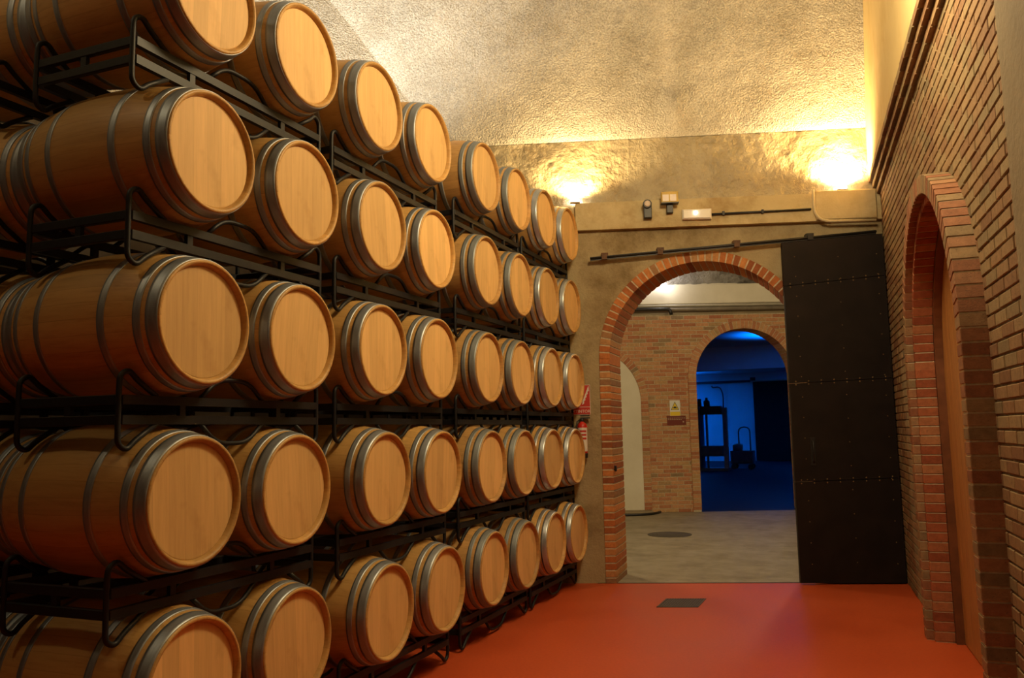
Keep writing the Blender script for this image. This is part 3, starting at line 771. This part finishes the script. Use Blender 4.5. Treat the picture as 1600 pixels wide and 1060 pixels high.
g = MB(); g.prism([Wb(-6, 2.3, DEP - .02), Wb(7, 2.3, DEP - .02), Wb(7, 6, DEP - .02), Wb(-6, 6, DEP - .02)], [Wb(-6, 2.3, DEP + .1), Wb(7, 2.3, DEP + .1), Wb(7, 6, DEP + .1), Wb(-6, 6, DEP + .1)])
g.build('wall_corridor_near', M['plaster_cream']).__setitem__('kind', 'structure')
g = MB(); g.tube([W2(-4, .14, 2.48), W2(5, .14, 2.475)], .028, 10)
tag(g.build('water_pipe', M['galv']), 'long pale grey pipe under the cream beam beyond the arch', 'pipe')
g = MB(); g.tube([W2(-4, .13, 2.405), W2(5, .13, 2.40)], .042, 10); 
tag(g.build('drain_pipe', M['pipe_brown']), 'thick dark pipe running below the pale pipe beyond the arch', 'pipe')
g = MB(); g.tube(smooth_path([W2(-4, .22, 2.42), W2(-.50, .22, 2.40), W2(-.47, .22, 2.28)], 5), .035, 10)
tag(g.build('elbow_pipe', M['iron']), 'short dark pipe ending in a downward elbow beyond the arch', 'pipe')
g = MB(); g.box((-3.3, 0, FZ), (-1.0, .42, FZ + .055), P=W2, ch=.01)
g.build('trim_kerb', M['grey_pier']).__setitem__('kind', 'structure')
g = MB(); g.tube(smooth_path([W2(-3.2, .62, FZ + .025), W2(-1.25, .62, FZ + .025), W2(-.95, .38, FZ + .025), W2(-.83, .12, FZ + .025)], 6), .024, 8)
tag(g.build('floor_hose', M['iron']), 'dark hose lying on the concrete floor along the kerb of the white niche', 'hose')
ws = thing('warning_sign', 'white sign with yellow warning triangle on the corridor brick wall', 'sign', W2(-.434, 0, .4))
P = rel(W2, ws)
g = MB(); g.box((-.538, .004, .241), (-.330, .009, .556), P=P); g.build('sign_plate', M['signwhite'], ws)
g = MB(); g.box((-.534, .009, .245), (-.334, .011, .325), P=P)
tri = [(-.515, .362), (-.353, .362), (-.434, .530)]; tri2 = [(-.502, .369), (-.366, .369), (-.434, .512)]
g.prism([P(a, .012, b) for a, b in tri2], [P(a, .010, b) for a, b in tri2]); g.build('yellow_field', M['signyellow'], ws)
g = MB(); g.prism([P(a, .0105, b) for a, b in tri], [P(a, .009, b) for a, b in tri])
for lo, hi in (((-.470, .392), (-.405, .412)), ((-.455, .412), (-.415, .430)), ((-.400, .390), (-.394, .425))): g.box((lo[0], .0115, lo[1]), (hi[0], .0135, hi[1]), P=P)
g.build('symbol', M['black'], ws)
np_ = thing('name_plate', 'small maroon plate with pale lettering under the warning sign', 'sign', W2(-.41, 0, .14))
P = rel(W2, np_)
g = MB(); g.box((-.602, .004, .056), (-.221, .010, .218), P=P); g.box((-.612, .004, .218), (-.225, .016, .240), P=P); g.build('plate', M['maroon'], np_)
g = MB(); random.seed(5)
for z, n_ in ((.188, 9), (.160, 8)):
    s = -.585
    for k in range(n_):
        w = random.uniform(.018, .034); g.box((s, .010, z), (s + w, .0112, z + .014), P=P); s += w + .011
g.box((-.29, .010, .105), (-.262, .0112, .135), P=P)
g.build('lettering', plain('pale_print', (.45, .33, .22), .6, 0, .05, 9), np_)

# ------------------------------------------------------------------ blue-lit hall far behind
YW = 42.0
g = MB(); g.box((-14, YW, 0), (8, YW + .2, 6)); g.build('wall_far_hall', M['bluewall']).__setitem__('kind', 'structure')
g = MB(); g.box((-14.2, 16, 0), (-14, YW, 6)); g.build('wall_far_hall_left', M['bluewall']).__setitem__('kind', 'structure')
g = MB(); g.box((8, 19, 0), (8.2, YW, 6)); g.build('wall_far_hall_right', M['bluewall']).__setitem__('kind', 'structure')
g = MB(); g.prism([W2(-14, -.46, 2.62), W2(9, -.46, 2.62), (9, YW, 2.62 + H), (-14, YW, 2.62 + H)], [W2(-14, -.46, 2.8), W2(9, -.46, 2.8), (9, YW, 2.8 + H), (-14, YW, 2.8 + H)])
g.build('ceiling_far_hall', M['bluewall']).__setitem__('kind', 'structure')
g = MB(); g.box((-14, 27.6, 1.86 + H), (8, 28.0, 2.62 + H)); g.build('trim_far_beam', M['bluewall']).__setitem__('kind', 'structure')
fd = thing('far_sliding_door', 'black sliding door on the far wall of the blue-lit hall', 'door', (-2.5, YW - .1, 0))
g = MB(); g.box((-1.76, -.06, .02), (1.9, .03, 2.185 + H), ch=.01); g.build('door_panel', M['door_steel'], fd)
g = MB(); g.box((-1.70, -.08, 2.19 + H), (1.9, .03, 2.235 + H)); g.build('top_strip', M['conduit'], fd)
fr = thing('far_door_rail', 'dark slide rail high on the far blue wall', 'rail', (-5, YW - .06, 2.24 + H))
g = MB(); g.box((-3.5, -.06, -.07), (0.62, .05, .04)); g.build('rail_bar', M['iron'], fr)
g = MB(); g.box((.62, -.06, .0), (.86, .05, .16)); g.build('end_stop', M['iron'], fr)
g = MB(); g.tube(smooth_path([(-6.25, 41.8, H + 2.05), (-6.2, 41.8, H + 1.95), (-5.85, 41.8, H + 2.0), (-5.7, 41.8, H + 1.6), (-5.75, 41.8, H + .2)], 4), .035, 6)
tag(g.build('hanging_cable', M['iron']), 'thin dark cable hanging down the far blue wall', 'cable')
# tall machine and a low cart, silhouettes against the blue wall
Y1 = 33.0; k = Y1 / 29
mc = thing('bottling_machine', 'tall dark machine with a heavy post in the blue-lit hall', 'machine', (-4.9 * k, Y1, 0))
g = MB(); g.box((-.10, -.5, .10), (.20, .5, .72 * k + H), ch=.03); g.build('side_cabinet', M['machine'], mc)
g = MB(); g.box((.20, -.25, .66 * k + H - .26), (.98, .25, .72 * k + H), ch=.02); g.build('head_beam', M['machine'], mc)
for x in (.36, 1.02):
    g = MB(); w = .05 if x < .5 else .16; g.box((x, -.14, .03), (x + w, .14, .66 * k + H), ch=.01); g.build('post', M['machine_pale'] if x > .5 else M['machine'], mc)
g = MB(); g.box((.18, -.4, .55), (1.02, .4, .95), ch=.03); g.build('work_table', M['machine'], mc)
g = MB(); g.box((-.1, -.5, .0), (1.2, .5, .10)); g.build('base', M['machine'], mc)
g = MB(); g.lathe([(0, .12), (.2, .12), (.26, .05), (.34, .05)], 16, 'z', origin=(.42, 0, .72 * k + H)); g.lathe([(0, .08), (.3, .08)], 12, 'z', origin=(.12, .1, .72 * k + H)); g.build('valve', M['machine'], mc)
ct = thing('pump_cart', 'low dark pump cart with a square handle frame beside the machine', 'cart', (-3.42 * 34 / 29, 34.0, 0))
g = MB(); g.box((-.42, -.35, .22), (.48, .35, .72), ch=.05); g.build('pump_body', M['machine'], ct)
g = MB(); g.tube(smooth_path([(-.10, 0, .68), (-.10, 0, 1.66), (.34, 0, 1.66), (.34, 0, .68)], 3), .028, 8); g.build('handle_frame', M['machine'], ct)
g = MB(); g.lathe([(-.18, .16), (.18, .16)], 18, 'x', origin=(-.15, 0, .85)); g.build('motor', M['machine_pale'], ct)
for x in (-.3, .36):
    for y in (-.3, .3):
        g = MB(); g.lathe([(-.03, .11), (.03, .11)], 16, 'y', origin=(x, y, .11)); g.build('wheel', M['black'], ct)

# ------------------------------------------------------------------ lamps
def kelvin(w): return {'warm': (1.0, .70, .33), 'warm2': (1.0, .79, .45), 'neutral': (1.0, .92, .82), 'white': (1.0, .93, .84), 'blue': (.0, .16, 1.0)}[w]
def spot(name, loc, target, power, tone, size=2.2, blend=.6, radius=.06):
    l = D.lights.new(name, 'SPOT'); l.energy = power; l.color = kelvin(tone); l.spot_size = size; l.spot_blend = blend; l.shadow_soft_size = radius
    o = D.objects.new(name, l); COL.objects.link(o); o.location = loc
    o.rotation_euler = (Vector(target) - Vector(loc)).to_track_quat('-Z', 'Y').to_euler(); return o
def point(name, loc, power, tone, radius=.1):
    l = D.lights.new(name, 'POINT'); l.energy = power; l.color = kelvin(tone); l.shadow_soft_size = radius
    o = D.objects.new(name, l); COL.objects.link(o); o.location = loc; return o
def uplight(F, s, o, z, label):
    u = thing('uplight', label, 'lamp', F(s, o, z), 'uplights on the beam and cornice'); u.rotation_euler = (0, 0, math.atan2(F.t[1], F.t[0]))
    g = MB(); g.box((-.055, -.03, 0), (.055, .03, .014), ch=.003); g.build('lamp_housing', M['conduit'], u)
    g = MB(); g.box((-.045, -.022, .014), (.045, .022, .045), ch=.006); g.build('lamp_glass', M['bulb'], u)
uplight(W, -.03, .055, 2.586, 'glowing uplight on the beam above the farthest top-row barrel')
uplight(W, 2.95, .065, 2.602, 'glowing uplight on the beam end beside the brick wall')
spot('uplight_lamp_a', W(-.03, .11, 2.66), W(-.03, .10, 4.5), 165, 'warm', 2.9, .5, .05)
spot('uplight_lamp_b', W(2.95, .11, 2.69), W(2.95, .10, 4.5), 320, 'warm', 2.9, .5, .05)
# uplights behind the stacks, washing the left wall and the vault
spot('uplight_left_a', (-4.55, 6.60, H + 2.72), (-5.0, 6.95, 7.0), 360, 'neutral', 2.5, .8, .1)
spot('uplight_left_b', (-5.3, 4.6, H + 2.8), (-4.4, 5.6, 8.0), 330, 'neutral', 2.5, .8, .1)
# unseen fill lights added off the right wall, standing in for vault bounce
for i, (s, o, z, pw) in enumerate(((4.9, .95, 3.4, 370), (8.6, .5, 3.2, 13))):
    point(f'vault_bounce_fill_{i}', RW(s, o, z), pw, 'warm2', .35)
point('near_left_lamp', (-4.3, .5, 6.2), 62, 'warm2', .15)
# corridor and far hall
point('corridor_lamp_a', W2(-.585, .34, 3.02), 9, 'white', .05)
point('corridor_fill_b', (-3.6, 10.6, 4.3), 140, 'warm2', .15)  # this and the next: unseen fill added to brighten the corridor
point('corridor_fill_c', (-.4, 12.2, 4.6), 180, 'warm2', .15)
ul = thing('corridor_lamp', 'dazzling white lamp on the cream beam seen through the arch', 'lamp', W2(-.615, .0, 2.90)); ul.rotation_euler = (0, 0, math.atan2(W2.t[1], W2.t[0]))
g = MB(); g.box((-.03, -.17, .0), (.03, -.102, .03), ch=.004); g.build('lamp_housing', M['housing'], ul)
g = MB(); g.lathe([(-.055, .012), (-.045, .045), (-.01, .06), (.03, .06), (.06, .045), (.07, .012)], 16, 'z', origin=(0, -.232, .01)); g.build('bulb', M['bulb_w'], ul)
for i, (loc, pw) in enumerate((((-1.6, 24.4, H + 1.75), 420), ((.2, 36.5, H + 1.9), 900), ((-8.5, 38.5, H + 1.6), 1300))):
    spot(f'blue_hall_lamp_{i}', loc, (loc[0], loc[1] + .01, loc[2] + 3), pw, 'blue', 2.3 if i == 0 else 2.75, .5, .2)

wd = D.worlds.new('World'); bpy.context.scene.world = wd; wd.use_nodes = True
wd.node_tree.nodes['Background'].inputs[0].default_value = (.02, .018, .016, 1); wd.node_tree.nodes['Background'].inputs[1].default_value = 1.0

# ------------------------------------------------------------------ camera
cam = D.cameras.new('Camera'); co = D.objects.new('Camera', cam); COL.objects.link(co)
r = Vector((.9255, .3783, -.0187)); u = Vector((.0594, -.0961, .9936)); f = Vector((-.3741, .9207, .1114))
f.normalize(); r = (r - f * r.dot(f)).normalized(); u = r.cross(f)
co.matrix_world = Matrix(((r.x, u.x, -f.x, 0), (r.y, u.y, -f.y, 0), (r.z, u.z, -f.z, H), (0, 0, 0, 1)))
cam.sensor_width = 36; cam.lens = 1281.0 * 36 / 1600; cam.clip_start = .05; cam.clip_end = 200
sc = bpy.context.scene; sc.camera = co
vs = sc.view_settings; vs.view_transform = 'Standard'; vs.look = 'None'; vs.gamma = 1; vs.use_curve_mapping = False; vs.exposure = 0.05
